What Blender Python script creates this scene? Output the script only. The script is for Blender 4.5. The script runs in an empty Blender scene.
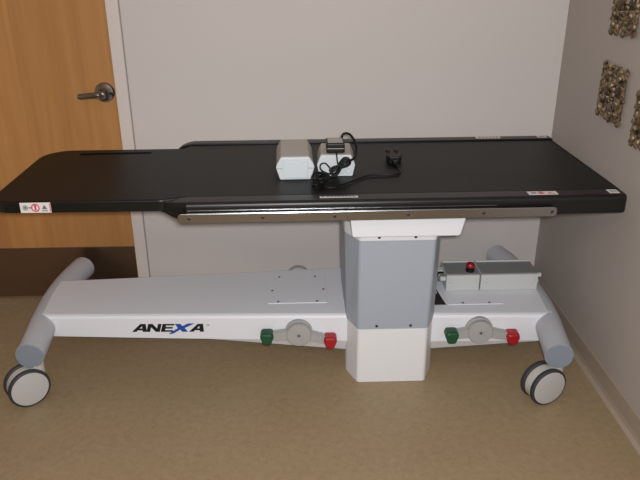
import bpy, bmesh, math, random
from mathutils import Vector, Matrix

random.seed(7)
S = bpy.context.scene
C = S.collection
PI = math.pi

# ------------------------------------------------------------------ materials
def lin(c):
    return tuple((x / 12.92) if x <= .04045 else ((x + .055) / 1.055) ** 2.4 for x in c)

def rgb(r, g, b):
    return lin((r / 255, g / 255, b / 255)) + (1,)

def new_mat(name):
    m = bpy.data.materials.new(name)
    m.use_nodes = True
    nt = m.node_tree
    return m, nt, nt.nodes['Principled BSDF']

def mat(name, col, rough=.5, metal=0, bump=0, bscale=200, var=0, vscale=8, spec=.5, coat=0):
    m, nt, p = new_mat(name)
    p.inputs['Base Color'].default_value = col
    p.inputs['Roughness'].default_value = rough
    p.inputs['Metallic'].default_value = metal
    p.inputs['Specular IOR Level'].default_value = spec
    p.inputs['Coat Weight'].default_value = coat
    tc = nt.nodes.new('ShaderNodeTexCoord')
    if var:
        n = nt.nodes.new('ShaderNodeTexNoise'); n.inputs['Scale'].default_value = vscale
        n.inputs['Detail'].default_value = 5
        nt.links.new(tc.outputs['Object'], n.inputs['Vector'])
        mx = nt.nodes.new('ShaderNodeMix'); mx.data_type = 'RGBA'
        a = [max(0, c * (1 - var)) for c in col[:3]] + [1]
        b = [min(1, c * (1 + var)) for c in col[:3]] + [1]
        mx.inputs[6].default_value = a; mx.inputs[7].default_value = b
        nt.links.new(n.outputs['Fac'], mx.inputs[0])
        nt.links.new(mx.outputs[2], p.inputs['Base Color'])
    if bump:
        n2 = nt.nodes.new('ShaderNodeTexNoise'); n2.inputs['Scale'].default_value = bscale
        n2.inputs['Detail'].default_value = 3
        nt.links.new(tc.outputs['Object'], n2.inputs['Vector'])
        b2 = nt.nodes.new('ShaderNodeBump'); b2.inputs['Strength'].default_value = bump
        b2.inputs['Distance'].default_value = .002
        nt.links.new(n2.outputs['Fac'], b2.inputs['Height'])
        nt.links.new(b2.outputs['Normal'], p.inputs['Normal'])
    return m

M = {}
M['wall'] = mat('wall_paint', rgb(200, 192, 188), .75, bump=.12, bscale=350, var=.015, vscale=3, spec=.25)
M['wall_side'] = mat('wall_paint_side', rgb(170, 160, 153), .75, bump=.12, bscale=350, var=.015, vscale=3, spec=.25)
M['ceiling'] = mat('ceiling_paint', rgb(225, 222, 215), .9, bump=.2, bscale=90)
M['base_rubber'] = mat('baseboard_rubber', rgb(158, 143, 127), .5, var=.04, vscale=10)
M['frame'] = mat('door_frame_paint', rgb(207, 196, 190), .5, spec=.4)
M['white'] = mat('white_powder_coat', rgb(220, 221, 227), .42, bump=.06, bscale=900, spec=.45)
M['skirt'] = mat('white_skirt_plastic', rgb(220, 220, 223), .4, spec=.45)
M['shroud'] = mat('blue_grey_shroud', rgb(158, 165, 176), .45, spec=.45)
M['tube'] = mat('tube_powder_coat', rgb(184, 185, 191), .45, spec=.45)
M['cap'] = mat('grey_end_cap', rgb(126, 134, 146), .5)
M['black'] = mat('black_table_laminate', rgb(18, 18, 17), .46, bump=.08, bscale=500, var=.12, vscale=5, spec=.25)
M['rail_black'] = mat('black_rail_profile', rgb(12, 12, 12), .34, spec=.5)
M['groove'] = mat('slot_shade_black', rgb(4, 4, 4), .8, spec=.1)  # shade inside the handhold slot, put into the colour
M['steel'] = mat('brushed_steel', rgb(166, 166, 168), .25, metal=1, bump=.1, bscale=400)
M['chrome'] = mat('satin_chrome', rgb(150, 146, 144), .2, metal=1)
M['screw'] = mat('dark_screw', rgb(62, 60, 60), .4, metal=.7)
M['tyre'] = mat('dark_rubber_tyre', rgb(48, 48, 52), .6)
M['wheelcap'] = mat('wheel_cap_plastic', rgb(182, 180, 178), .45)
M['hood'] = mat('caster_hood_plastic', rgb(184, 180, 173), .45)
M['pedal'] = mat('pedal_grey_plastic', rgb(162, 160, 159), .45, bump=.05, bscale=300)
M['green'] = mat('green_pedal_rubber', rgb(20, 72, 44), .5, bump=.2, bscale=500)
M['red'] = mat('red_pedal_rubber', rgb(158, 20, 28), .45, bump=.15, bscale=500)
M['unit'] = mat('control_unit_paint', rgb(190, 192, 190), .5)
M['unit_top'] = mat('control_unit_lid', rgb(128, 130, 130), .55)
M['knobred'] = mat('red_knob', rgb(150, 10, 32), .3)
M['dark'] = mat('black_plastic', rgb(14, 14, 15), .45, spec=.35)
M['cable'] = mat('black_cable', rgb(11, 11, 12), .55, spec=.3)
M['boxwhite'] = mat('device_white_plastic', rgb(196, 202, 206), .5)
M['boxgrey'] = mat('device_grey_lid', rgb(170, 164, 157), .6)
M['paper'] = mat('label_paper', rgb(214, 206, 204), .6)
M['paper_red'] = mat('label_red', rgb(196, 70, 84), .6)
M['paper_ink'] = mat('label_ink', rgb(92, 102, 104), .6)
M['logo_black'] = mat('logo_black', rgb(14, 14, 18), .5)
M['logo_blue'] = mat('logo_blue', rgb(26, 74, 156), .5)
M['seam'] = mat('seam_shadow_tone', rgb(150, 140, 132), .8)  # for the adapter seam and the painted shadow line at the door frame

# speckled sheet vinyl floor
def floor_mat():
    m, nt, p = new_mat('speckled_vinyl_floor')
    tc = nt.nodes.new('ShaderNodeTexCoord')
    def noise(s, d, ro=.6):
        n = nt.nodes.new('ShaderNodeTexNoise'); n.inputs['Scale'].default_value = s
        n.inputs['Detail'].default_value = d; n.inputs['Roughness'].default_value = ro
        nt.links.new(tc.outputs['Object'], n.inputs['Vector']); return n
    n1 = noise(38, 6, .7); n2 = noise(2.0, 2)
    r = nt.nodes.new('ShaderNodeValToRGB')
    r.color_ramp.elements[0].position = .33; r.color_ramp.elements[0].color = rgb(144, 123, 95)
    r.color_ramp.elements[1].position = .68; r.color_ramp.elements[1].color = rgb(158, 137, 108)
    nt.links.new(n1.outputs['Fac'], r.inputs['Fac'])
    r2 = nt.nodes.new('ShaderNodeValToRGB')
    r2.color_ramp.elements[0].position = .3; r2.color_ramp.elements[0].color = (.93, .92, .9, 1)
    r2.color_ramp.elements[1].position = .7; r2.color_ramp.elements[1].color = (1, 1, 1, 1)
    nt.links.new(n2.outputs['Fac'], r2.inputs['Fac'])
    mx = nt.nodes.new('ShaderNodeMix'); mx.data_type = 'RGBA'; mx.blend_type = 'MULTIPLY'
    mx.inputs[0].default_value = 1
    nt.links.new(r.outputs['Color'], mx.inputs[6]); nt.links.new(r2.outputs['Color'], mx.inputs[7])
    # tiny flecks
    v = nt.nodes.new('ShaderNodeTexVoronoi'); v.inputs['Scale'].default_value = 55
    nt.links.new(tc.outputs['Object'], v.inputs['Vector'])
    r3 = nt.nodes.new('ShaderNodeValToRGB')
    r3.color_ramp.elements[0].position = .1; r3.color_ramp.elements[0].color = (.8, .78, .74, 1)
    r3.color_ramp.elements[1].position = .2; r3.color_ramp.elements[1].color = (1, 1, 1, 1)
    nt.links.new(v.outputs['Distance'], r3.inputs['Fac'])
    mx2 = nt.nodes.new('ShaderNodeMix'); mx2.data_type = 'RGBA'; mx2.blend_type = 'MULTIPLY'
    mx2.inputs[0].default_value = .8
    nt.links.new(mx.outputs[2], mx2.inputs[6]); nt.links.new(r3.outputs['Color'], mx2.inputs[7])
    nt.links.new(mx2.outputs[2], p.inputs['Base Color'])
    p.inputs['Roughness'].default_value = .42
    p.inputs['Specular IOR Level'].default_value = .4
    return m
M['floor'] = floor_mat()

def wood_mat():
    m, nt, p = new_mat('maple_veneer')
    tc = nt.nodes.new('ShaderNodeTexCoord')
    mp = nt.nodes.new('ShaderNodeMapping'); mp.inputs['Scale'].default_value = (14, 14, .7)
    nt.links.new(tc.outputs['Object'], mp.inputs['Vector'])
    n = nt.nodes.new('ShaderNodeTexNoise'); n.inputs['Scale'].default_value = 2.2
    n.inputs['Detail'].default_value = 6; n.inputs['Distortion'].default_value = .5
    nt.links.new(mp.outputs['Vector'], n.inputs['Vector'])
    r = nt.nodes.new('ShaderNodeValToRGB')
    r.color_ramp.elements[0].position = .3; r.color_ramp.elements[0].color = rgb(172, 120, 70)
    r.color_ramp.elements[1].position = .72; r.color_ramp.elements[1].color = rgb(186, 134, 80)
    nt.links.new(n.outputs['Fac'], r.inputs['Fac'])
    # veneer leaves: each leaf about 17 cm wide with its own tone
    sx = nt.nodes.new('ShaderNodeSeparateXYZ'); nt.links.new(tc.outputs['Object'], sx.inputs[0])
    d = nt.nodes.new('ShaderNodeMath'); d.operation = 'DIVIDE'; d.inputs[1].default_value = .17
    nt.links.new(sx.outputs['X'], d.inputs[0])
    fl = nt.nodes.new('ShaderNodeMath'); fl.operation = 'FLOOR'; nt.links.new(d.outputs[0], fl.inputs[0])
    wn = nt.nodes.new('ShaderNodeTexWhiteNoise'); wn.noise_dimensions = '1D'
    nt.links.new(fl.outputs[0], wn.inputs['W'])
    mr = nt.nodes.new('ShaderNodeMapRange'); mr.inputs[3].default_value = .74; mr.inputs[4].default_value = 1.08
    nt.links.new(wn.outputs['Value'], mr.inputs[0])
    hs = nt.nodes.new('ShaderNodeHueSaturation')
    nt.links.new(mr.outputs[0], hs.inputs['Value']); nt.links.new(r.outputs['Color'], hs.inputs['Color'])
    nt.links.new(hs.outputs['Color'], p.inputs['Base Color'])
    p.inputs['Roughness'].default_value = .38; p.inputs['Specular IOR Level'].default_value = .4
    return m
M['wood'] = wood_mat()
M['kick'] = mat('dark_bronze_kickplate', rgb(150, 130, 112), .33, metal=1, bump=.06, bscale=250, var=.1, vscale=4)

def plaque_mat():
    m, nt, p = new_mat('antique_gold_resin')
    tc = nt.nodes.new('ShaderNodeTexCoord')
    n = nt.nodes.new('ShaderNodeTexNoise'); n.inputs['Scale'].default_value = 45; n.inputs['Detail'].default_value = 5
    nt.links.new(tc.outputs['Object'], n.inputs['Vector'])
    r = nt.nodes.new('ShaderNodeValToRGB')
    r.color_ramp.elements[0].position = .38; r.color_ramp.elements[0].color = rgb(50, 38, 27)
    r.color_ramp.elements[1].position = .66; r.color_ramp.elements[1].color = rgb(148, 124, 92)
    nt.links.new(n.outputs['Fac'], r.inputs['Fac'])
    nt.links.new(r.outputs['Color'], p.inputs['Base Color'])
    p.inputs['Roughness'].default_value = .5; p.inputs['Metallic'].default_value = .25
    return m
M['plaque'] = plaque_mat()

# ------------------------------------------------------------------ mesh helpers (world coordinates)
def fin(bm, faces, mi, smooth=False):
    for f in faces:
        f.material_index = mi
        f.smooth = smooth

def bevel_geom(bm, verts, w, seg):
    edges = {e for v in verts for e in v.link_edges}
    bmesh.ops.bevel(bm, geom=list(edges), offset=w, segments=seg, profile=.5, affect='EDGES')

def add_box(bm, x0, x1, y0, y1, z0, z1, bev=0, seg=2, mi=0):
    t = bmesh.new()
    r = bmesh.ops.create_cube(t, size=1)
    for v in r['verts']:
        v.co = Vector(((x0 + x1) / 2 + v.co.x * (x1 - x0), (y0 + y1) / 2 + v.co.y * (y1 - y0), (z0 + z1) / 2 + v.co.z * (z1 - z0)))
    if bev:
        bmesh.ops.bevel(t, geom=list(t.edges), offset=bev, segments=seg, profile=.5, affect='EDGES')
    merge(bm, t, mi)

def merge(bm, t, mi=0, mtx=None, smooth=None):
    if mtx is not None:
        bmesh.ops.transform(t, matrix=mtx, verts=t.verts)
    bmesh.ops.recalc_face_normals(t, faces=t.faces)
    for f in t.faces:
        if mi is not None: f.material_index = mi
        if smooth is not None: f.smooth = smooth
    me = bpy.data.meshes.new('tmp'); t.to_mesh(me); t.free()
    bm.from_mesh(me); bpy.data.meshes.remove(me)

def frame_to(d):
    d = Vector(d).normalized()
    return d.to_track_quat('Z', 'Y').to_matrix().to_4x4()

def add_lathe(bm, origin, axis, prof, n=40, mi=0, mis=None):
    """prof: list of (r, h) along axis; mis: material per segment"""
    t = bmesh.new(); rings = []
    for r, h in prof:
        if r < 1e-6:
            rings.append([t.verts.new((0, 0, h))])
        else:
            rings.append([t.verts.new((r * math.cos(2 * PI * k / n), r * math.sin(2 * PI * k / n), h)) for k in range(n)])
    for i in range(len(rings) - 1):
        a, b = rings[i], rings[i + 1]
        m_ = mis[i] if mis else mi
        for k in range(n):
            k2 = (k + 1) % n
            if len(a) == 1 and len(b) == 1: continue
            if len(a) == 1: f = t.faces.new((a[0], b[k], b[k2]))
            elif len(b) == 1: f = t.faces.new((a[k], a[k2], b[0]))
            else: f = t.faces.new((a[k], a[k2], b[k2], b[k]))
            f.material_index = m_
            f.smooth = True
    merge(bm, t, None, Matrix.Translation(Vector(origin)) @ frame_to(axis))

def add_cyl(bm, a, b, r, n=32, mi=0, bev=.002, r2=None):
    a = Vector(a); b = Vector(b); L = (b - a).length
    r2 = r if r2 is None else r2
    prof = [(0, 0), (r - bev, 0), (r, bev), (r2, L - bev), (r2 - bev, L), (0, L)]
    add_lathe(bm, a, b - a, prof, n, mi)

def add_prism(bm, pts, axis, h0, h1, bev=0, seg=2, mi=0):
    """polygon pts (2D) extruded along axis 'x','y','z' between h0 and h1"""
    t = bmesh.new()
    def P(u, v, h):
        return {'x': (h, u, v), 'y': (u, h, v), 'z': (u, v, h)}[axis]
    a = [t.verts.new(P(u, v, h0)) for u, v in pts]
    b = [t.verts.new(P(u, v, h1)) for u, v in pts]
    t.faces.new(a); t.faces.new(list(reversed(b)))
    n = len(pts)
    for i in range(n):
        t.faces.new((a[i], a[(i + 1) % n], b[(i + 1) % n], b[i]))
    bmesh.ops.recalc_face_normals(t, faces=t.faces)
    if bev:
        bmesh.ops.bevel(t, geom=[e for e in t.edges if e.calc_face_angle(0) > .5], offset=bev, segments=seg, profile=.5, affect='EDGES')
    merge(bm, t, mi)

def add_loft(bm, secs, mi=0, cap=True, smooth=False):
    t = bmesh.new()
    R = [[t.verts.new(p) for p in s] for s in secs]
    n = len(secs[0])
    for i in range(len(R) - 1):
        for k in range(n):
            f = t.faces.new((R[i][k], R[i][(k + 1) % n], R[i + 1][(k + 1) % n], R[i + 1][k]))
    if cap:
        t.faces.new(R[0]); t.faces.new(list(reversed(R[-1])))
    merge(bm, t, mi, None, smooth)

def catmull(pts, sub=6):
    pts = [Vector(p) for p in pts]
    out = []
    for i in range(len(pts) - 1):
        p0 = pts[max(i - 1, 0)]; p1 = pts[i]; p2 = pts[i + 1]; p3 = pts[min(i + 2, len(pts) - 1)]
        for s in range(sub):
            t = s / sub
            out.append(.5 * ((2 * p1) + (p2 - p0) * t + (2 * p0 - 5 * p1 + 4 * p2 - p3) * t * t + (-p0 + 3 * p1 - 3 * p2 + p3) * t ** 3))
    out.append(pts[-1])
    return out

def add_tube(bm, pts, r, n=10, mi=0, taper=None):
    t = bmesh.new(); rings = []
    N = len(pts)
    up = Vector((0, 0, 1)); prev = None
    for i, p in enumerate(pts):
        d = (Vector(pts[min(i + 1, N - 1)]) - Vector(pts[max(i - 1, 0)])).normalized()
        if prev is None:
            u = d.cross(up)
            if u.length < 1e-3: u = d.cross(Vector((1, 0, 0)))
        else:
            u = prev - d * prev.dot(d)
        u.normalize(); w = d.cross(u); prev = u
        rr = r * (taper[0] + (taper[1] - taper[0]) * i / (N - 1)) if taper else r
        rings.append([t.verts.new(Vector(p) + (u * math.cos(2 * PI * k / n) + w * math.sin(2 * PI * k / n)) * rr) for k in range(n)])
    for a, b in zip(rings, rings[1:]):
        for k in range(n):
            t.faces.new((a[k], a[(k + 1) % n], b[(k + 1) % n], b[k]))
    t.faces.new(list(reversed(rings[0]))); t.faces.new(rings[-1])
    merge(bm, t, mi, None, True)

def add_blob(bm, c, sx, sy, sz, rot=None, mi=0, sub=2):
    t = bmesh.new(); bmesh.ops.create_icosphere(t, subdivisions=sub, radius=1)
    m_ = Matrix.Translation(Vector(c)) @ (rot.to_4x4() if rot else Matrix.Identity(4)) @ Matrix.Diagonal((sx, sy, sz, 1))
    merge(bm, t, mi, m_, True)

def origin_of(o):
    v = Vector((0, 0, 0))
    while o: v += o.location; o = o.parent
    return v

TURN = 0
def obj(name, bm, m, parent=None, at=None):
    """link bm (world coordinates) as ONE mesh object; at = its own origin"""
    if TURN:
        bmesh.ops.rotate(bm, cent=Vector((.05, 2.505, 0)), matrix=Matrix.Rotation(TURN, 3, 'Z'), verts=bm.verts)
    base = Vector(at) if at is not None else (origin_of(parent) if parent else Vector((0, 0, 0)))
    bmesh.ops.translate(bm, verts=bm.verts, vec=-base)
    for e in bm.edges:
        if len(e.link_faces) == 2 and e.calc_face_angle(0) > .55: e.smooth = False
    me = bpy.data.meshes.new(name); bm.to_mesh(me); bm.free()
    ms = m if isinstance(m, (list, tuple)) else [m]
    for k in ms: me.materials.append(M[k])
    o = bpy.data.objects.new(name, me); C.objects.link(o)
    if parent: o.parent = parent
    o.location = base - (origin_of(parent) if parent else Vector((0, 0, 0)))
    for p_ in me.polygons:
        pass
    return o

def thing(name, label, cat, loc, group=None):
    o = bpy.data.objects.new(name, None); C.objects.link(o)
    o.empty_display_size = .1; o.location = loc
    return tag(o, label, cat, group)

def tag(o, label, cat, group=None):
    o['label'] = label; o['category'] = cat
    if group: o['group'] = group
    return o

def struct(name, bm, m, parent=None):
    o = obj(name, bm, m, parent)
    if not parent: o['kind'] = 'structure'
    return o

B = bmesh.new
def rounded(poly, radii, seg=6):
    """2D polygon with rounded corners"""
    out = []; n = len(poly)
    for i, (p, r) in enumerate(zip(poly, radii)):
        p = Vector(p); a = Vector(poly[i - 1]); b = Vector(poly[(i + 1) % n])
        if r <= 0: out.append(tuple(p)); continue
        da = (a - p).normalized(); db = (b - p).normalized()
        ang = da.angle(db); d = r / math.tan(ang / 2)
        p1 = p + da * d; p2 = p + db * d
        c = p + (da + db).normalized() * (r / math.sin(ang / 2))
        a1 = math.atan2(p1.y - c.y, p1.x - c.x); a2 = math.atan2(p2.y - c.y, p2.x - c.x)
        dd = (a2 - a1 + PI) % (2 * PI) - PI
        for k in range(seg + 1):
            t = a1 + dd * k / seg
            out.append((c.x + r * math.cos(t), c.y + r * math.sin(t)))
    return out

# ------------------------------------------------------------------ room
YB = 3.0626           # face of the back wall
WY = .0112            # the side wall is out of square by this much
def xw(y): return 1.1605 + (YB - y) * math.tan(WY)
H = 2.55
XL, YF = -2.6, -1.6

bm = B(); add_box(bm, XL - .1, 1.5, YF - .1, YB + .3, -.06, 0); struct('floor', bm, 'floor')
bm = B(); add_box(bm, XL - .1, 1.5, YF - .1, YB + .3, H, H + .06); struct('ceiling', bm, 'ceiling')
DX0, DX1, DZ = -1.70, -.784, 2.10     # door leaf
FX0, FX1, FZ = DX0 - .055, -.729, DZ + .055
bm = B()
add_box(bm, FX1, 1.5, YB, YB + .12, 0, H)
add_box(bm, FX0, FX1, YB, YB + .12, FZ, H)
add_box(bm, XL, FX0, YB, YB + .12, 0, H)
struct('wall_back', bm, 'wall')
bm = B()
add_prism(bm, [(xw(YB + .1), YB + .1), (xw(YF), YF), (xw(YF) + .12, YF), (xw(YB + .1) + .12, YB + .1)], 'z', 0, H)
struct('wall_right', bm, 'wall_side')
bm = B(); add_box(bm, XL - .1, XL, YF, YB + .12, 0, H); struct('wall_left', bm, 'wall')
bm = B(); add_box(bm, XL, 1.5, YF - .1, YF, 0, H); struct('wall_front', bm, 'wall')

# cove base of the right wall, along the wall
prof = [(0, 0), (-.020, 0), (-.018, .004), (-.008, .014), (-.0045, .03), (-.004, .094), (-.002, .098), (0, .098)]
def sec_r(y):
    return [(xw(y) + dx - .0002, y, z) for dx, z in prof]
bm = B(); add_loft(bm, [sec_r(YB - .001), sec_r(YF)], 0); struct('baseboard_right', bm, 'base_rubber')
bm = B(); add_loft(bm, [[(x, YB + dx - .0002, z) for dx, z in prof] for x in (FX1 + .001, xw(YB) - .004)], 0)
struct('baseboard_back', bm, 'base_rubber')

# door frame
bm = B()
add_box(bm, DX1 + .002, FX1, YB - .012, YB + .10, 0, FZ, .003)
add_box(bm, FX0, DX0 - .002, YB - .012, YB + .10, 0, FZ, .003)
add_box(bm, DX0 - .002, DX1 + .002, YB - .012, YB + .10, DZ + .003, FZ, .003)
struct('trim_1', bm, 'frame')
bm = B(); add_box(bm, FX1 + .0002, FX1 + .004, YB - .004, YB + .002, 0, FZ); struct('trim_shadow_line', bm, 'seam')  # strip along the frame, the gap's shadow painted into its colour
# door leaf, kickplate, lever set
bm = B(); add_box(bm, DX0, DX1, YB + .006, YB + .05, .006, DZ, .002)
door = struct('door_1', bm, 'wood')
bm = B(); add_box(bm, DX0 + .02, DX1 - .003, YB + .0035, YB + .0058, .010, .269, .0008)
obj('kickplate', bm, 'kick', door)
bm = B()
HX, HZ = -.832, 1.006
add_lathe(bm, (HX, YB + .006, HZ), (0, -1, 0), [(0, 0), (.043, 0), (.043, .006), (.039, .014), (.026, .02), (.02, .028), (.017, .05), (.018, .066), (.014, .072), (0, .072)], 40)
lever = obj('door_handle', bm, 'chrome', door)
bm = B()
pts = catmull([(HX, YB - .056, HZ), (HX - .02, YB - .06, HZ), (HX - .05, YB - .058, HZ - .002), (HX - .085, YB - .054, HZ - .006), (HX - .098, YB - .050, HZ - .006)], 5)
add_tube(bm, pts, .0135, 12, taper=(1.1, .9))
obj('lever', bm, 'chrome', lever)
bm = B()
add_lathe(bm, (HX, YB - .066, HZ), (0, -1, 0), [(.012, 0), (.012, .004), (.009, .006), (0, .006)], 20)
obj('lock_button', bm, 'chrome', lever)

# ------------------------------------------------------------------ imaging table
T = thing('imaging_table', 'long black-topped white wheeled imaging table standing by the back wall', 'medical table', (.05, 2.55, 0))
ZT = .83

TURN = .009      # the top floats on its column and sits a touch askew
# ---- tabletop: narrow head end plus main panel, one slab
outline = rounded(
    [(-1.036, 2.204), (-.46, 2.196), (-.40, 2.218), (1.100, 2.218), (1.080, 2.832), (-.44, 2.832), (-.46, 2.795), (-1.015, 2.795)],
    [.075, .05, .03, .004, .004, .004, .004, .11])
bm = B(); add_prism(bm, outline, 'z', .788, ZT, .006, 3)
for f in bm.faces:
    if abs(f.normal.z) < .6: f.material_index = 1       # side faces take the darker black
top = obj('tabletop', bm, ['black', 'rail_black'], T)
bm = B()    # handhold slot at the head end: flat inlay, recess shade in its black
add_prism(bm, rounded([(-.868, 2.722), (-.583, 2.728), (-.583, 2.750), (-.868, 2.744)], [.010] * 4, 5), 'z', ZT - .001, ZT + .0006)
obj('grip_slot', bm, 'groove', top)

def rail_profile(y0, y1, top_, r0, r1):
    return rounded([(y0, .768), (y1, .768), (y1, ZT + top_), (y0, ZT + top_)], [.004, .004, r1, r0], 5)
# near and far black side profiles with swept ends
def side_profile(yo, yi, xs, top_):
    bm = B(); secs = []
    for x, k in xs:
        secs.append([(x, yi + (u - yi) * k, .80 + (z - .80) * (.35 + .65 * k)) for u, z in rail_profile(min(yo, yi), max(yo, yi), top_, .016 if yo < yi else .003, .003 if yo < yi else .012)])
    add_loft(bm, secs, 0)
    return bm
ends_near = [(-.475, .10), (-.45, .30), (-.425, .62), (-.40, .85), (-.37, 1), (1.088, 1), (1.100, .97), (1.106, .88)]
near = obj('side_profile', side_profile(2.152, 2.217, ends_near, .0015), 'rail_black', T)
ends_far = [(-.49, .2), (-.475, .6), (-.455, .85), (-.43, 1), (1.072, 1), (1.083, .97), (1.089, .85)]
far = obj('side_profile', side_profile(2.892, 2.838, ends_far, .006), 'rail_black', T)
# thin bright groove line running along the near profile
bm = B(); add_box(bm, -.37, .66, 2.1508, 2.1528, .8045, .807); obj('profile_groove', bm, 'steel', near)
# end profile at the right
bm = B(); add_prism(bm, [(1.100, 2.222), (1.106, 2.222), (1.0865, 2.83), (1.0800, 2.83)], 'z', .77, ZT + .0005, .002); obj('end_profile', bm, 'rail_black', T)
# carrier frame under the top
bm = B()
add_box(bm, -.36, 1.06, 2.235, 2.78, .762, .787, .004)
obj('carrier_frame', bm, 'rail_black', T)

# ---- stainless accessory rail on the near side (and the far side)
def accessory_rail(y0, y1, yp):
    bm = B()
    pts = rounded([(-.399, .768), (.862, .768), (.862, .801), (-.399, .801)], [.012] * 4, 5)
    add_prism(bm, pts, 'y', y0, y1, .0015, 2)
    r = obj('accessory_rail', bm, 'steel', T)
    r['label'] = 'brushed steel rail'
    s = -1 if y0 < yp else 1
    for x in (-.362, -.12, .117, .362, .615, .845):
        bm = B()
        yy = y0 if s < 0 else y1
        add_lathe(bm, (x, yy, .7845), (0, s, 0), [(.0055, -.001), (.0055, .0012), (.004, .0018), (.0025, .0008), (0, .0008)], 14)
        obj('screw', bm, 'screw', r)
    for x in (-.362, .117, .615, .845):
        ya, yb = (y1, yp) if s < 0 else (yp, y0)
        bm = B(); add_cyl(bm, (x, ya, .783), (x, yb, .783), .008, 14, bev=.001)
        obj('standoff', bm, 'steel', r)
accessory_rail(2.134, 2.142, 2.155)
accessory_rail(2.902, 2.910, 2.889)

# ---- paper labels on the table
def paper_patch(name, parent, o, ux, uy, w, h, marks=(), th=.0008):
    """flat label: origin o, unit axes; marks = (kind, u, v, size, material index)"""
    ux = Vector(ux).normalized(); uy = Vector(uy).normalized(); nrm = ux.cross(uy)
    o = Vector(o); bm = B()
    def quad(u0, v0, u1, v1, k, mi):
        t = bmesh.new()
        vs = [t.verts.new(o + ux * u + uy * v + nrm * k) for u, v in ((u0, v0), (u1, v0), (u1, v1), (u0, v1))]
        vb = [t.verts.new(v.co - nrm * th) for v in vs]
        t.faces.new(vs); t.faces.new(list(reversed(vb)))
        for i in range(4): t.faces.new((vs[i], vb[i], vb[(i + 1) % 4], vs[(i + 1) % 4]))
        merge(bm, t, mi)
    def disc(u, v, r, k, mi, n=16, hole=0):
        t = bmesh.new()
        a = [t.verts.new(o + ux * (u + r * math.cos(2 * PI * i / n)) + uy * (v + r * math.sin(2 * PI * i / n)) + nrm * k) for i in range(n)]
        if hole:
            b = [t.verts.new(o + ux * (u + hole * math.cos(2 * PI * i / n)) + uy * (v + hole * math.sin(2 * PI * i / n)) + nrm * k) for i in range(n)]
            for i in range(n): t.faces.new((a[i], a[(i + 1) % n], b[(i + 1) % n], b[i]))
        else:
            t.faces.new(a)
        merge(bm, t, mi)
    def tri(u, v, r, k, mi):
        t = bmesh.new()
        t.faces.new([t.verts.new(o + ux * (u + r * math.cos(PI / 2 + 2 * PI * i / 3)) + uy * (v + r * math.sin(PI / 2 + 2 * PI * i / 3)) + nrm * k) for i in range(3)])
        merge(bm, t, mi)
    quad(0, 0, w, h, th, 0)
    for kd, *a in marks:
        if kd == 'rect': quad(a[0], a[1], a[2], a[3], th + .0003, a[4])
        if kd == 'disc': disc(a[0], a[1], a[2], th + .0005, a[3])
        if kd == 'ring': disc(a[0], a[1], a[2], th + .0006, a[3], hole=a[2] * .72)
        if kd == 'tri': tri(a[0], a[1], a[2], th + .0005, a[3])
    return obj(name, bm, ['paper', 'paper_red', 'paper_ink'], parent)

# warning label on the near edge of the head end
w, h = .101, .036
lab = paper_patch('warning_label', top, (-.925, 2.2013, .791), (1, -.0140, 0), (0, 0, 1), w, h, [
    ('ring', .017, .018, .009, 2), ('rect', .013, .014, .021, .022, 2),
    ('rect', .028, .016, .036, .020, 2),
    ('ring', .050, .018, .0145, 1), ('rect', .047, .009, .053, .027, 1), ('disc', .050, .024, .0045, 1),
    ('tri', .080, .018, .0105, 2), ('rect', .070, .0055, .090, .0085, 2), ('rect', .097, .003, .100, .033, 1)])
lab['label'] = 'white warning label with red symbol on the narrow head end'
zt = ZT + .0017; zf_ = ZT + .0062
lab = paper_patch('warning_label', near, (.775, 2.174, zt), (1, 0, 0), (0, 1, 0), .10, .030, [
    ('rect', .010, .010, .028, .020, 2), ('ring', .045, .015, .011, 1), ('rect', .041, .008, .049, .022, 1), ('rect', .066, .006, .092, .010, 1), ('tri', .076, .018, .007, 1)])
lab['label'] = 'small white label with red symbols on the near edge'
lab = paper_patch('text_label', near, (.070, 2.182, zt), (1, 0, 0), (0, 1, 0), .128, .012, [
    ('disc', .010, .006, .004, 2)] + [('rect', .022 + i * .0125, .003, .031 + i * .0125, .009, 2) for i in range(8)])
lab['label'] = 'narrow printed strip by the near edge'
lab = paper_patch('corner_label', near, (1.052, 2.176, zt), (1, 0, 0), (0, 1, 0), .034, .034, [('rect', .006, .008, .028, .012, 2), ('rect', .006, .018, .028, .022, 2)])
lab['label'] = 'small grey sticker at the right front corner'
lab = paper_patch('text_label', far, (.765, 2.852, zf_), (1, 0, 0), (0, 1, 0), .105, .030, [('rect', .012 + i * .015, .010, .022 + i * .015, .020, 2) for i in range(6)])
lab['label'] = 'printed label on the far edge'
lab = paper_patch('corner_label', far, (1.030, 2.852, zf_), (1, 0, 0), (0, 1, 0), .040, .030, [('rect', .008, .010, .032, .018, 2)])
lab['label'] = 'small white sticker at the right rear corner'

TURN = 0
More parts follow.
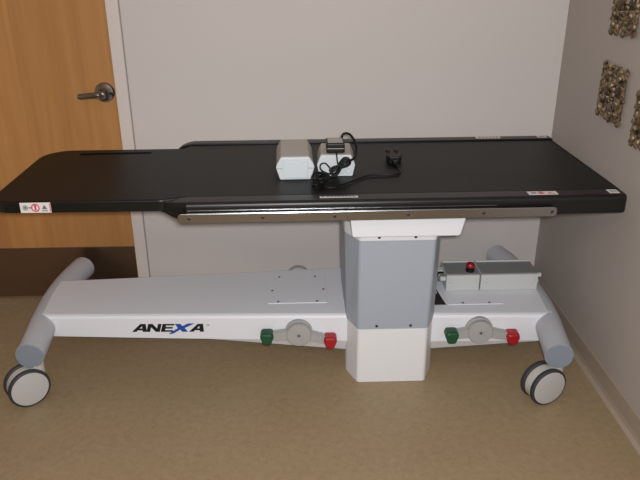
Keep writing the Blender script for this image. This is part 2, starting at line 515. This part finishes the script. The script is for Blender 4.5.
# ---- pedestal: head, collar, shroud, skirt
bm = B()
add_prism(bm, rounded([(.176, .760), (.188, .668), (.566, .668), (.587, .760)], [.004, .008, .012, .004], 4), 'y', 2.222, 2.77, .002, 2)
obj('pedestal_head', bm, 'skirt', T)
def octo(z, fx0, fx1, sx0, sx1, yf=2.304, yc=2.396, d=0):
    yb, ycb = 2.79 + d, 2.70 + d
    return [(fx0, yf, z), (fx1, yf, z), (sx1, yc, z), (sx1, ycb, z), (fx1, yb, z), (fx0, yb, z), (sx0, ycb, z), (sx0, yc, z)]
def octo_body(secs):
    t = bmesh.new()
    R_ = [[t.verts.new(p) for p in s] for s in secs]
    for a, b in zip(R_, R_[1:]):
        for k in range(8): t.faces.new((a[k], a[(k + 1) % 8], b[(k + 1) % 8], b[k]))
    t.faces.new(R_[0]); t.faces.new(list(reversed(R_[-1])))
    bmesh.ops.recalc_face_normals(t, faces=t.faces)
    bmesh.ops.bevel(t, geom=[e for e in t.edges if abs(e.verts[0].co.z - e.verts[1].co.z) > .01], offset=.010, segments=4, profile=.5, affect='EDGES')
    bm = B(); merge(bm, t, 0); return bm
obj('column_skirt', octo_body([octo(.001, .223, .491, .183, .530), octo(.244, .223, .491, .183, .530)]), 'skirt', T)['label'] = 'white lower column cover'
sh = obj('column_shroud', octo_body([octo(.2455, .221, .492, .181, .532), octo(.616, .222, .501, .171, .538)]), 'shroud', T)
sh['label'] = 'blue-grey upper column cover'
col = obj('column_collar', octo_body([octo(.6165, .222, .501, .171, .538), octo(.667, .220, .503, .169, .540)]), 'skirt', T)
for x in (.293, .424):
    bm = B(); add_lathe(bm, (x, 2.3045, .258), (0, -1, 0), [(.0055, 0), (.0055, .002), (.003, .003), (0, .003)], 14); obj('screw', bm, 'screw', sh)
for x in (.292, .425):
    bm = B(); add_lathe(bm, (x, 2.3045, .630), (0, -1, 0), [(.0055, 0), (.0055, .002), (.003, .003), (0, .003)], 14); obj('screw', bm, 'screw', col)

# ---- base plate: shallow box girder whose belly deepens towards the column
BY = -.034       # base is turned a touch
def fy(x): return 2.430 + (x + 1.0) * BY
def base_section(x, zf, zs, y1):
    y0 = fy(x)
    return [(x, y0 + .030, zs), (x, y0, zf), (x, y0, .246), (x, y0 + .004, .256), (x, y0 + .014, .260),
            (x, y1 - .014, .260), (x, y1 - .004, .256), (x, y1, .246), (x, y1, zf), (x, y1 - .03, zs)]
bm = B()
add_loft(bm, [base_section(-1.034, .168, .166, 2.742), base_section(-.55, .156, .150, 2.772), base_section(.19, .141, .082, 2.822), base_section(.52, .137, .084, 2.822), base_section(.997, .140, .136, 2.790)], 0)
plate = obj('base_plate', bm, 'white', T)

# logo on the front of the base plate
def slab_poly(bm, poly, x0, z0, sx, sz, skew, dy, mi=0, holes=()):
    """flat letter outline -> thin raised slab on the front face of the base plate"""
    cu = bpy.data.curves.new('tmpcurve', 'CURVE'); cu.dimensions = '2D'; cu.fill_mode = 'BOTH'; cu.extrude = dy
    for pl in (poly,) + tuple(holes):
        sp = cu.splines.new('POLY'); sp.points.add(len(pl) - 1); sp.use_cyclic_u = True
        for q, (u, v) in zip(sp.points, pl): q.co = (u, v, 0, 1)
    o = bpy.data.objects.new('tmpcurve', cu); C.objects.link(o)
    dg = bpy.context.evaluated_depsgraph_get()
    me = bpy.data.meshes.new_from_object(o.evaluated_get(dg))
    bpy.data.objects.remove(o); bpy.data.curves.remove(cu)
    t = bmesh.new(); t.from_mesh(me); bpy.data.meshes.remove(me)
    for v in t.verts:
        u, w_, k = v.co
        x = x0 + (u + w_ * skew) * sx; z = z0 + w_ * sz
        v.co = (x, fy(x) - .0006 - k, z)
    merge(bm, t, mi)
A_ = [(0, 0), (.55, 1), (1.0, 1), (1.25, 0), (.9, 0), (.86, .2), (.47, .2), (.37, 0)]
A_h = [(.58, .42), (.80, .42), (.74, .74)]
N_ = [(0, 0), (0, 1), (.36, 1), (.82, .42), (.82, 1), (1.12, 1), (1.12, 0), (.78, 0), (.3, .6), (.3, 0)]
E_ = [(0, 0), (0, 1), (1.0, 1), (1.0, .8), (.33, .8), (.33, .6), (.93, .6), (.93, .41), (.33, .41), (.33, .2), (1.0, .2), (1.0, 0)]
X_ = [(-.25, -.28), (.52, .46), (.16, 1.0), (.66, 1.0), (.90, .72), (1.35, 1.04), (1.98, 1.06), (1.15, .48), (1.52, 0), (1.0, 0), (.76, .28), (.28, -.16), (.05, -.28)]
LX, LZ, LS = -.671, .186, .036
specs = [(A_, 0, 'logo_black', (A_h,)), (N_, 1.36, 'logo_black', ()), (E_, 2.70, 'logo_black', ()), (X_, 3.72, 'logo_blue', ()), (A_, 5.36, 'logo_black', (A_h,))]
kx = .295 / 6.95
for pl, off, mk, hs in specs:
    bm = B(); slab_poly(bm, pl, LX + off * kx, LZ, kx * (1.0 if mk == 'logo_blue' else 1.12), LS, .22, .0006, 0, hs)
    o = obj('logo_letter', bm, mk, plate)
    if mk == 'logo_blue': o['label'] = 'blue logo letter'
bm = B()
slab_poly(bm, [(0, 0), (.35, 0), (.35, .3), (0, .3)], LX + 7.05 * kx, LZ + .029, kx * .3, LS * .3, 0, .0005)
slab_poly(bm, [(.5, 0), (.85, 0), (.85, .3), (.5, .3)], LX + 7.05 * kx, LZ + .029, kx * .3, LS * .3, 0, .0005)
obj('trade_mark', bm, 'screw', plate)

# access panels let into the plate top, with screws
def access_panel(x0, x1, y0, y1, screws):
    bm = B(); add_box(bm, x0, x1, y0, y1, .2595, .2625, .001)
    p = obj('access_panel', bm, 'white', T)
    for x, y in screws:
        bm = B(); add_lathe(bm, (x, y, .2622), (0, 0, 1), [(.005, 0), (.005, .0012), (.003, .002), (0, .002)], 12)
        obj('screw', bm, 'screw', p)
access_panel(-.129, .112, 2.492, 2.775, [(-.115, 2.60), (-.088, 2.503), (.070, 2.503), (-.088, 2.725), (.068, 2.725), (.100, 2.605)])
access_panel(.600, .822, 2.452, 2.553, [(.662, 2.463), (.770, 2.463)])

# cable opening beside the column: flat plate, recess shade in its dark grey
bm = B(); add_prism(bm, [(.536, 2.455), (.592, 2.455), (.575, 2.60), (.536, 2.60)], 'z', .2590, .2612)
op = obj('cable_opening', bm, 'screw', T)
for k in range(3):
    bm = B()
    add_tube(bm, catmull([(.61, 2.62 + k * .02, .30 + .012 * k), (.585, 2.61 + k * .012, .305 + .012 * k), (.565, 2.57 + k * .01, .285), (.555 + k * .006, 2.52 + k * .014, .262)], 6), .005, 8)
    obj('cable', bm, ['unit_top', 'dark', 'unit'][k], op)

# ---- cross tubes at both ends, blue-grey end discs
TZ, TR = .209, .052
def cross_tube(path):
    """bowed leg tube: raised where it carries the plate, dropping to a disc at either end"""
    bm = B(); pts = catmull(path, 7)
    add_tube(bm, pts, TR, 44)
    tb = obj('cross_tube', bm, 'tube', T)
    for p, q in ((pts[0], pts[1]), (pts[-1], pts[-2])):
        d = (p - q).normalized()
        bm = B(); add_lathe(bm, p - d * .002, d, [(TR - .0008, 0), (TR - .0008, .0040), (TR - .003, .006), (0, .006)], 48)
        obj('end_cap', bm, 'cap', tb)['label'] = 'blue-grey end disc'
    return tb
LA, LBk = (-1.011, 2.238, .200), (-1.015, 2.985, .200)
RA, RBk = (.959, 2.160, .199), (.957, 3.036, .200)
cross_tube([LA, (-1.013, 2.28, .2005), (-1.021, 2.38, .2060), (-1.029, 2.46, .2085), (-1.041, 2.62, .2085), (-1.039, 2.76, .2085), (-1.028, 2.88, .206), LBk])
cross_tube([RA, (.966, 2.205, .1995), (.981, 2.32, .2060), (.993, 2.41, .2085), (1.004, 2.56, .2085), (1.001, 2.76, .2085), (.982, 2.92, .206), RBk])

# ---- twin-wheel casters
WR = .077
def wheel_bm(c, ax, s):
    """one tyre + cap; s: +1 outward along ax"""
    bm = B(); ax = Vector(ax) * s
    prof = [(0, .0), (.060, 0), (.072, .001), (.0755, .004), (WR, .009), (WR, .014), (.0755, .019), (.0725, .0215), (.0690, .0220),
            (.0680, .0215), (.0670, .0228), (.050, .0250), (.02, .0262), (0, .0264)]
    mis = [0] * 9 + [1] * 4
    add_lathe(bm, Vector(c), ax, prof, 56, mis=mis)
    return bm
def caster(stem, yaw, trail):
    """stem = (x, y); yaw turns the axle away from -y; the wheel trails behind the stem"""
    ax = Vector((math.sin(yaw), -math.cos(yaw), 0)); tr = Vector((-math.cos(yaw), -math.sin(yaw), 0))
    c = Vector((stem[0], stem[1], WR + .0005)) + tr * trail
    bm = B()
    # stem into the tube
    add_cyl(bm, (stem[0], stem[1], .108), (stem[0], stem[1], .158), .026, 28)
    # hood between the wheels: disc that swells into the stem
    pts = []
    for k in range(40):
        a = 2 * PI * k / 40
        pts.append((.070 * math.cos(a), .070 * math.sin(a)))
    t = bmesh.new()
    fr = [t.verts.new(c - tr * u + Vector((0, 0, v)) + ax * .0165) for u, v in pts]
    bk = [t.verts.new(c - tr * u + Vector((0, 0, v)) - ax * .0165) for u, v in pts]
    t.faces.new(fr); t.faces.new(list(reversed(bk)))
    for k in range(40): t.faces.new((fr[k], fr[(k + 1) % 40], bk[(k + 1) % 40], bk[k]))
    merge(bm, t, 0)
    s_ = Vector((stem[0], stem[1], 0))
    secs = []
    for q, (dd, zz, hw, hh) in enumerate([(0, .130, .026, .024), (.35, .128, .022, .024), (.7, .115, .0125, .030), (1.0, .100, .0125, .035)]):
        p = s_ + tr * trail * dd
        secs.append([p + ax * hw + Vector((0, 0, zz - hh)), p - ax * hw + Vector((0, 0, zz - hh)), p - ax * hw * .8 + Vector((0, 0, zz + hh * .9)), p + ax * hw * .8 + Vector((0, 0, zz + hh * .9))])
    add_loft(bm, secs, 0)
    cs = obj('caster', bm, 'hood', T)
    for s in (1, -1):
        obj('wheel', wheel_bm(c + ax * s * .0172, ax, s), ['tyre', 'wheelcap'], cs)['label'] = 'dark tyre with a pale cap'
R_ = math.radians
caster((-1.000, 2.260), R_(36), .048)
caster((.966, 2.183), R_(19), .052)
caster((-1.016, 2.915), R_(185), .05)
caster((.964, 2.960), R_(10), .05)

# ---- rocker brake pedals
def tip_bm(c, sgn, s):
    bm = B(); c = Vector(c)
    shp = rounded([(-.022, .025), (.022, .025), (.027, .006), (.015, -.028), (-.015, -.028), (-.027, .006)], [.011, .011, .014, .010, .010, .014], 4)
    d0, d1 = (-.032, .020)
    secs = []
    for y, k in ((d0, .72), (d0 + .005, .92), (d0 + .012, 1), (d1 - .006, 1), (d1, .9)):
        secs.append([(c.x + u * k, c.y + y * s, c.z + v * k) for u, v in shp])
    add_loft(bm, secs, 0); return bm
def pedal(cx, cz, y0, s, g, r):
    """s = 1: front side (towards -y), -1: rear"""
    bm = B()
    add_lathe(bm, (cx, y0 + .004 * s, cz), (0, -s, 0), [(0, 0), (.054, 0), (.054, .016), (.051, .020), (.049, .020), (.049, .040), (.046, .044), (.012, .045), (.011, .042), (0, .042)], 48)
    # rocker arm from tip to tip
    def arm(p):
        p = Vector(p); a = Vector((cx, 0, cz)); d = (p - a).normalized(); n_ = Vector((-d.z, 0, d.x))
        if n_.z < 0: n_ = -n_
        secs = []
        for q, hh in ((.030, .020), (.075, .017), ((p - a).length - .004, .015)):
            m_ = a + d * q
            ya, yb = y0 - .006 * s, y0 - .034 * s
            secs.append([(m_ + n_ * hh).to_tuple()[0:1] + (ya,) + ((m_ + n_ * hh).z,), ((m_ + n_ * hh).x, yb, (m_ + n_ * hh).z), ((m_ - n_ * hh).x, yb, (m_ - n_ * hh).z), ((m_ - n_ * hh).x, ya, (m_ - n_ * hh).z)])
        add_loft(bm, secs, 0)
    arm((g[0], 0, g[1])); arm((r[0], 0, r[1]))
    p = obj('brake_pedal', bm, 'pedal', T)
    obj('pedal_tip', tip_bm((g[0], y0 - .022 * s, g[1]), 0, s), 'green', p)['label'] = 'green pedal tip'
    obj('pedal_tip', tip_bm((r[0], y0 - .022 * s, r[1]), 0, s), 'red', p)['label'] = 'red pedal tip'
    bm = B(); add_lathe(bm, (cx, y0 - .038 * s, cz), (0, -s, 0), [(.006, 0), (.006, .003), (.003, .004), (0, .004)], 12)
    obj('screw', bm, 'steel', p)
pedal(-.006, .189, fy(0), 1, (-.132, .180), (.118, .157))
pedal(.709, .198, fy(.7), 1, (.596, .183), (.839, .171))
pedal(-.005, .212, 2.808, -1, (.118, .19), (-.130, .17))
pedal(.722, .212, 2.806, -1, (.84, .19), (.60, .17))

# ---- control unit on the right half of the base
bm = B()
add_box(bm, .612, .752, 2.566, 2.690, .2605, .334, .004)
cu_ = obj('control_unit', bm, 'unit', T)
bm = B(); add_box(bm, .757, .998, 2.566, 2.690, .2605, .334, .004)
cu2 = obj('control_unit', bm, 'unit', T)
for par, x0, x1 in ((cu_, .614, .750), (cu2, .759, .996)):
    bm = B(); add_box(bm, x0, x1, 2.572, 2.684, .3342, .338, .002)
    obj('lid', bm, 'unit_top', par)['label'] = 'darker grey lid'
    bm = B(); add_box(bm, x0 + .002, x1 - .002, 2.684, 2.6895, .335, .344, .001)
    obj('lid_rim', bm, 'unit', par)
    for k in range(2):
        x = x0 + .018 + k * (x1 - x0 - .036)
        bm = B(); add_lathe(bm, (x, 2.5665, .306), (0, -1, 0), [(.008, 0), (.008, .003), (.004, .005), (0, .005)], 14)
        obj('screw', bm, 'unit', par)
bm = B(); add_lathe(bm, (.716, 2.600, .338), (0, 0, 1), [(.018, 0), (.018, .012), (.015, .014), (.015, .018), (0, .018)], 24); kb = obj('knob', bm, 'dark', cu_)
bm = B(); add_lathe(bm, (.716, 2.600, .356), (0, 0, 1), [(.013, 0), (.018, .003), (.0185, .012), (.015, .018), (0, .019)], 24); o = obj('knob', bm, 'knobred', cu_); o['label'] = 'red emergency stop knob'
kb.name = 'knob_base'
bm = B()
add_cyl(bm, (.998, 2.60, .314), (1.020, 2.60, .314), .010, 16); add_cyl(bm, (.998, 2.60, .287), (1.010, 2.60, .287), .012, 16)
obj('connector', bm, 'unit', cu2)
for k in range(3):
    bm = B(); add_cyl(bm, (.612, 2.585 + .032 * k, .312 - .018 * (k % 2)), (.588, 2.585 + .032 * k, .312 - .018 * (k % 2)), .011, 16)
    obj('connector', bm, ['unit', 'unit_top', 'unit'][k], cu_)

# ------------------------------------------------------------------ devices lying on the table
def device_box(name, label, loc, wmid, wend, hgt, dep, rz, plate_):
    t_ = thing(name, label, 'device box', (0, 0, 0), 'white device boxes on the black tabletop')
    a, b = wmid / 2, wend / 2
    prof_ = rounded([(-b, .001), (b, .001), (a, hgt * .55), (a * .93, hgt * .72), (b * .92, hgt), (-b * .92, hgt), (-a * .93, hgt * .72), (-a, hgt * .55)], [.006, .006, .01, .008, .008, .008, .008, .01], 3)
    bm = B(); add_prism(bm, prof_, 'y', 0, .012, .003, 2); obj('front_panel', bm, 'boxwhite', t_)
    bm = B(); add_prism(bm, [(u * .985, .001 + v * .985) for u, v in prof_], 'y', .0122, dep, .003, 2); obj('housing', bm, 'boxgrey', t_)
    bm = B()
    if plate_:
        add_box(bm, -wend * .40, wend * .40, -.007, .0005, hgt * .10, hgt * .90, .0015)
        obj('cover_plate', bm, 'boxwhite', t_)
        bm = B(); add_box(bm, -a * .96, -wend * .42, -.0015, .0005, hgt * .50, hgt * .54); obj('seam', bm, 'boxgrey', t_)
        bm = B(); add_box(bm, wend * .42, a * .96, -.0015, .0005, hgt * .50, hgt * .54); obj('seam', bm, 'boxgrey', t_)
    else:
        for x in (.020, .046):
            bm = B(); add_lathe(bm, (x, .0005, hgt * .30), (0, -1, 0), [(.012, 0), (.012, .003), (.009, .004), (.007, .002), (0, .002)], 20); obj('socket', bm, 'boxwhite', t_)
        bm = B(); add_box(bm, -.030, -.008, -.006, .0005, .004, .016, .001); obj('cable_plug', bm, 'paper', t_)
    t_.location = loc; t_.rotation_euler = (0, 0, rz)
    return t_
device_box('device_box', 'white-fronted box with a plain grey lid, left of its twin on the tabletop', (-.008, 2.374, ZT), .138, .110, .084, .235, R_(1), True)
device_box('device_box', 'white-fronted box carrying the black power adapter, tangled cable in front', (.139, 2.405, ZT), .138, .120, .080, .16, R_(-2), False)

# power adapter with its bundled cable and plug
ad = thing('power_adapter', 'black power adapter with bundled cable and plug, on the right white box', 'power adapter', (.139, 2.45, ZT + .083))
zb = ZT + .0835
bm = B(); add_box(bm, .105, .171, 2.418, 2.500, zb, zb + .036, .005, 3); obj('adapter_body', bm, 'dark', ad)
bm = B(); add_box(bm, .111, .165, 2.430, 2.490, zb + .0362, zb + .0368); obj('rating_label', bm, 'boxgrey', ad)
bm = B(); add_box(bm, .108, .168, 2.4172, 2.419, zb + .016, zb + .019); obj('case_seam', bm, 'seam', ad)
zc = ZT + .0055
CR = .0037
path = [(.160, 2.500, zb + .02), (.172, 2.512, zb + .045), (.195, 2.500, zb + .046), (.214, 2.470, zb + .020), (.212, 2.425, zb - .005), (.200, 2.388, ZT + .072), (.170, 2.378, ZT + .058)]
bm = B(); add_tube(bm, catmull(path, 6), CR * 1.25, 10)
obj('cable', bm, 'cable', ad)
# bundle tied in a figure of eight in front of the right box
bm = B()
for k in range(5):
    ph = k * .7
    pts = []
    for i in range(22):
        a = 2 * PI * i / 22
        u = .040 * math.cos(a); v = .011 * math.sin(2 * a) + .004 * math.sin(a + ph)
        ca, sa = math.cos(.55), math.sin(.55)
        pts.append((.150 + u * ca - v * sa + .004 * math.sin(ph), 2.372 - .004 * k + .006 * math.sin(a + ph), ZT + .050 + u * sa + v * ca + .003 * math.cos(ph * 2)))
    add_tube(bm, catmull(pts + [pts[0]], 3), CR * .9, 8)
obj('cable_bundle', bm, 'cable', ad)
bm = B(); add_tube(bm, [(.150 + .006 * math.cos(a), 2.364 + .014 * math.sin(a), ZT + .050 + .012 * math.cos(a + .6)) for a in [2 * PI * i / 16 for i in range(17)]], .003, 8)
obj('cable_tie', bm, 'cable', ad)
# hanging loop on the left
bm = B()
pts = [(.118, 2.372, ZT + .040), (.100, 2.374, ZT + .060), (.083, 2.376, ZT + .056), (.082, 2.374, ZT + .040), (.098, 2.370, ZT + .028), (.120, 2.366, ZT + .022), (.140, 2.372, ZT + .012)]
add_tube(bm, catmull(pts, 6), CR * .75, 8)
obj('cable', bm, 'cable', ad)
bm = B()
pts = [(.140, 2.416, zb + .004), (.141, 2.398, zb - .004), (.142, 2.388, ZT + .066), (.146, 2.378, ZT + .040), (.138, 2.372, ZT + .022), (.118, 2.360, ZT + .008), (.100, 2.345, zc), (.085, 2.330, zc)]
add_tube(bm, catmull(pts, 6), CR * .7, 8)
obj('cable', bm, 'cable', ad)
# heap on the table between the boxes
bm = B()
rnd = random.Random(3)
for k in range(5):
    cx, cy, a0 = .078 + rnd.uniform(-.010, .012), 2.325 + rnd.uniform(-.02, .02), rnd.uniform(0, 6)
    rx, ry = rnd.uniform(.014, .026), rnd.uniform(.030, .050)
    pts = []
    for i in range(14):
        a = a0 + 2 * PI * i / 13
        pts.append((cx + rx * math.cos(a) + .2 * ry * math.sin(a), cy + ry * math.sin(a), zc + .0015 + .007 * k + .0015 * math.sin(3 * a)))
    add_tube(bm, catmull(pts, 4), CR, 8)
obj('cable_heap', bm, 'cable', ad)
# run to the plug
bm = B()
pts = [(.080, 2.330, zc + .006), (.092, 2.282, zc), (.120, 2.272, zc), (.155, 2.300, zc), (.205, 2.350, zc), (.250, 2.392, zc), (.300, 2.402, zc), (.345, 2.402, zc), (.372, 2.420, zc), (.378, 2.455, zc), (.376, 2.500, zc + .002), (.372, 2.530, zc + .008)]
add_tube(bm, catmull(pts, 6), CR, 8)
obj('cable', bm, 'cable', ad)
pl = B()
zp = ZT + .001
add_prism(pl, rounded([(.350, 2.535), (.392, 2.535), (.402, 2.575), (.396, 2.605), (.346, 2.605), (.342, 2.575)], [.008] * 6, 3), 'z', zp, zp + .030, .004, 2)
add_prism(pl, [(.364, 2.515), (.380, 2.515), (.388, 2.537), (.356, 2.537)], 'z', zp + .004, zp + .022, .003, 2)
pg = obj('plug', pl, 'dark', ad)
for x in (.353, .385):
    bm = B(); add_box(bm, x - .0075, x + .0075, 2.603, 2.628, zp + .020, zp + .038, .003); obj('prong', bm, 'dark', pg)

# ------------------------------------------------------------------ carved wall plaques
def plaque(cy, cz, size, tilt, label, seed):
    rn = random.Random(seed)
    bm = B(); s = size / 2
    def P(u, v, d): # u along the wall towards the camera (-y), v up, d out of the wall (-x)
        c_, s_ = math.cos(tilt), math.sin(tilt)
        uu, vv = u * c_ - v * s_, u * s_ + v * c_
        y = cy - uu
        return Vector((xw(y) - d, y, cz + vv))
    # backing lattice
    for k in range(-2, 3):
        q = k * s * .40
        add_tube(bm, [P(q, -s * .86, .007), P(q + .004, 0, .008), P(q, s * .86, .007)], .007, 8)
        add_tube(bm, [P(-s * .86, q, .007), P(0, q - .004, .008), P(s * .86, q, .007)], .007, 8)
    # corner scrolls: four-fold spirals
    def spiral(u0, v0, a0, sg, R0, turns=1.35):
        pts = []
        for i in range(26):
            t = i / 25; a = a0 + sg * 2 * PI * turns * t; r = R0 * (1 - .82 * t)
            pts.append(P(u0 + r * math.cos(a), v0 + r * math.sin(a), .012 + .010 * t))
        add_tube(bm, pts, .0078, 8, taper=(1, .7))
        add_blob(bm, P(u0, v0, .022), .008, .011, .011, sub=1)
    for a in (-1, 1):
        for b in (-1, 1):
            spiral(a * s * .66, b * s * .66, rn.uniform(0, 6), a * b, s * .27)
            spiral(a * s * .26, b * s * .70, rn.uniform(0, 6), -a * b, s * .19)
            spiral(a * s * .70, b * s * .26, rn.uniform(0, 6), a * b, s * .19)
            # leaves pointing outward
            for dx, dy_ in ((.9, .5), (.5, .9), (.95, .95), (.92, .12), (.12, .92)):
                u, v = a * s * dx * rn.uniform(.94, 1.02), b * s * dy_ * rn.uniform(.94, 1.02)
                an = math.atan2(v, u) + tilt
                rt = Matrix.Rotation(-an, 3, 'X')
                add_blob(bm, P(u, v, .013), .009, .020 * rn.uniform(.8, 1.1), .011, Matrix.Rotation(an, 3, 'X') @ Matrix.Diagonal((1, -1, 1)), sub=1)
    # rosette
    for k in range(8):
        a = 2 * PI * k / 8
        add_blob(bm, P(.026 * math.cos(a), .026 * math.sin(a), .018), .011, .013, .013, sub=1)
    add_blob(bm, P(0, 0, .026), .011, .014, .014, sub=2)
    for v in bm.verts:
        w_ = v.co * 70
        n_ = math.sin(w_.y * 1.7 + seed) * math.cos(w_.z * 2.1) * .0018
        v.co.x += n_; v.co.z += n_ * .8
        v.co.x = min(v.co.x, xw(v.co.y) - .0008)
    o = obj('wall_plaque', bm, 'plaque', None, P(0, 0, 0))
    return tag(o, label, 'wall decoration', 'carved plaques on the right wall')
plaque(2.514, 1.100, .196, -.02, 'whole carved antique gold square plaque, middle of three on the right wall', 1)
plaque(2.512, 1.400, .190, .03, 'carved antique gold plaque highest on the right wall, cut by the photo top', 5)
plaque(2.222, 1.058, .186, .02, 'carved antique gold plaque at the right photo edge, lowest and mostly cut off', 9)

# ------------------------------------------------------------------ lights
def area(name, loc, target, sx, sy, power, col):
    l = bpy.data.lights.new(name, 'AREA'); l.shape = 'RECTANGLE'; l.size = sx; l.size_y = sy
    l.energy = power; l.color = col
    o = bpy.data.objects.new(name, l); C.objects.link(o); o.location = loc
    d = Vector(target) - Vector(loc); o.rotation_euler = d.to_track_quat('-Z', 'Y').to_euler()
    return o
area('camera_flash', (.02, -.02, 1.69), (.05, 2.6, .55), .10, .06, 50, (.97, .985, 1.0))
area('ceiling_lamp', (-.7, -.5, H - .03), (-.7, -.2, 0), 1.2, .6, 17, (1.0, .88, .74))
w = bpy.data.worlds.new('World'); S.world = w; w.use_nodes = True
w.node_tree.nodes['Background'].inputs[0].default_value = (.5, .45, .4, 1)
w.node_tree.nodes['Background'].inputs[1].default_value = .05

# ------------------------------------------------------------------ camera
F, pitch, yaw, roll = 697.6, .4188, .0333, -.0038
f = Vector((math.sin(yaw) * math.cos(pitch), math.cos(yaw) * math.cos(pitch), -math.sin(pitch)))
rt = Vector((math.cos(yaw), -math.sin(yaw), 0)); up = rt.cross(f)
r_ = math.cos(roll) * rt + math.sin(roll) * up; u_ = -math.sin(roll) * rt + math.cos(roll) * up
cam = bpy.data.cameras.new('camera'); cam.sensor_width = 36; cam.sensor_fit = 'HORIZONTAL'; cam.lens = F / 640 * 36
cam.clip_start = .02
co = bpy.data.objects.new('camera', cam); C.objects.link(co)
mw = Matrix((r_, u_, -f)).transposed().to_4x4(); mw.translation = (0, 0, 1.65)
co.matrix_world = mw
S.camera = co
S.view_settings.view_transform = 'Standard'; S.view_settings.look = 'None'
S.view_settings.gamma = 1; S.view_settings.use_curve_mapping = False
S.view_settings.exposure = .08
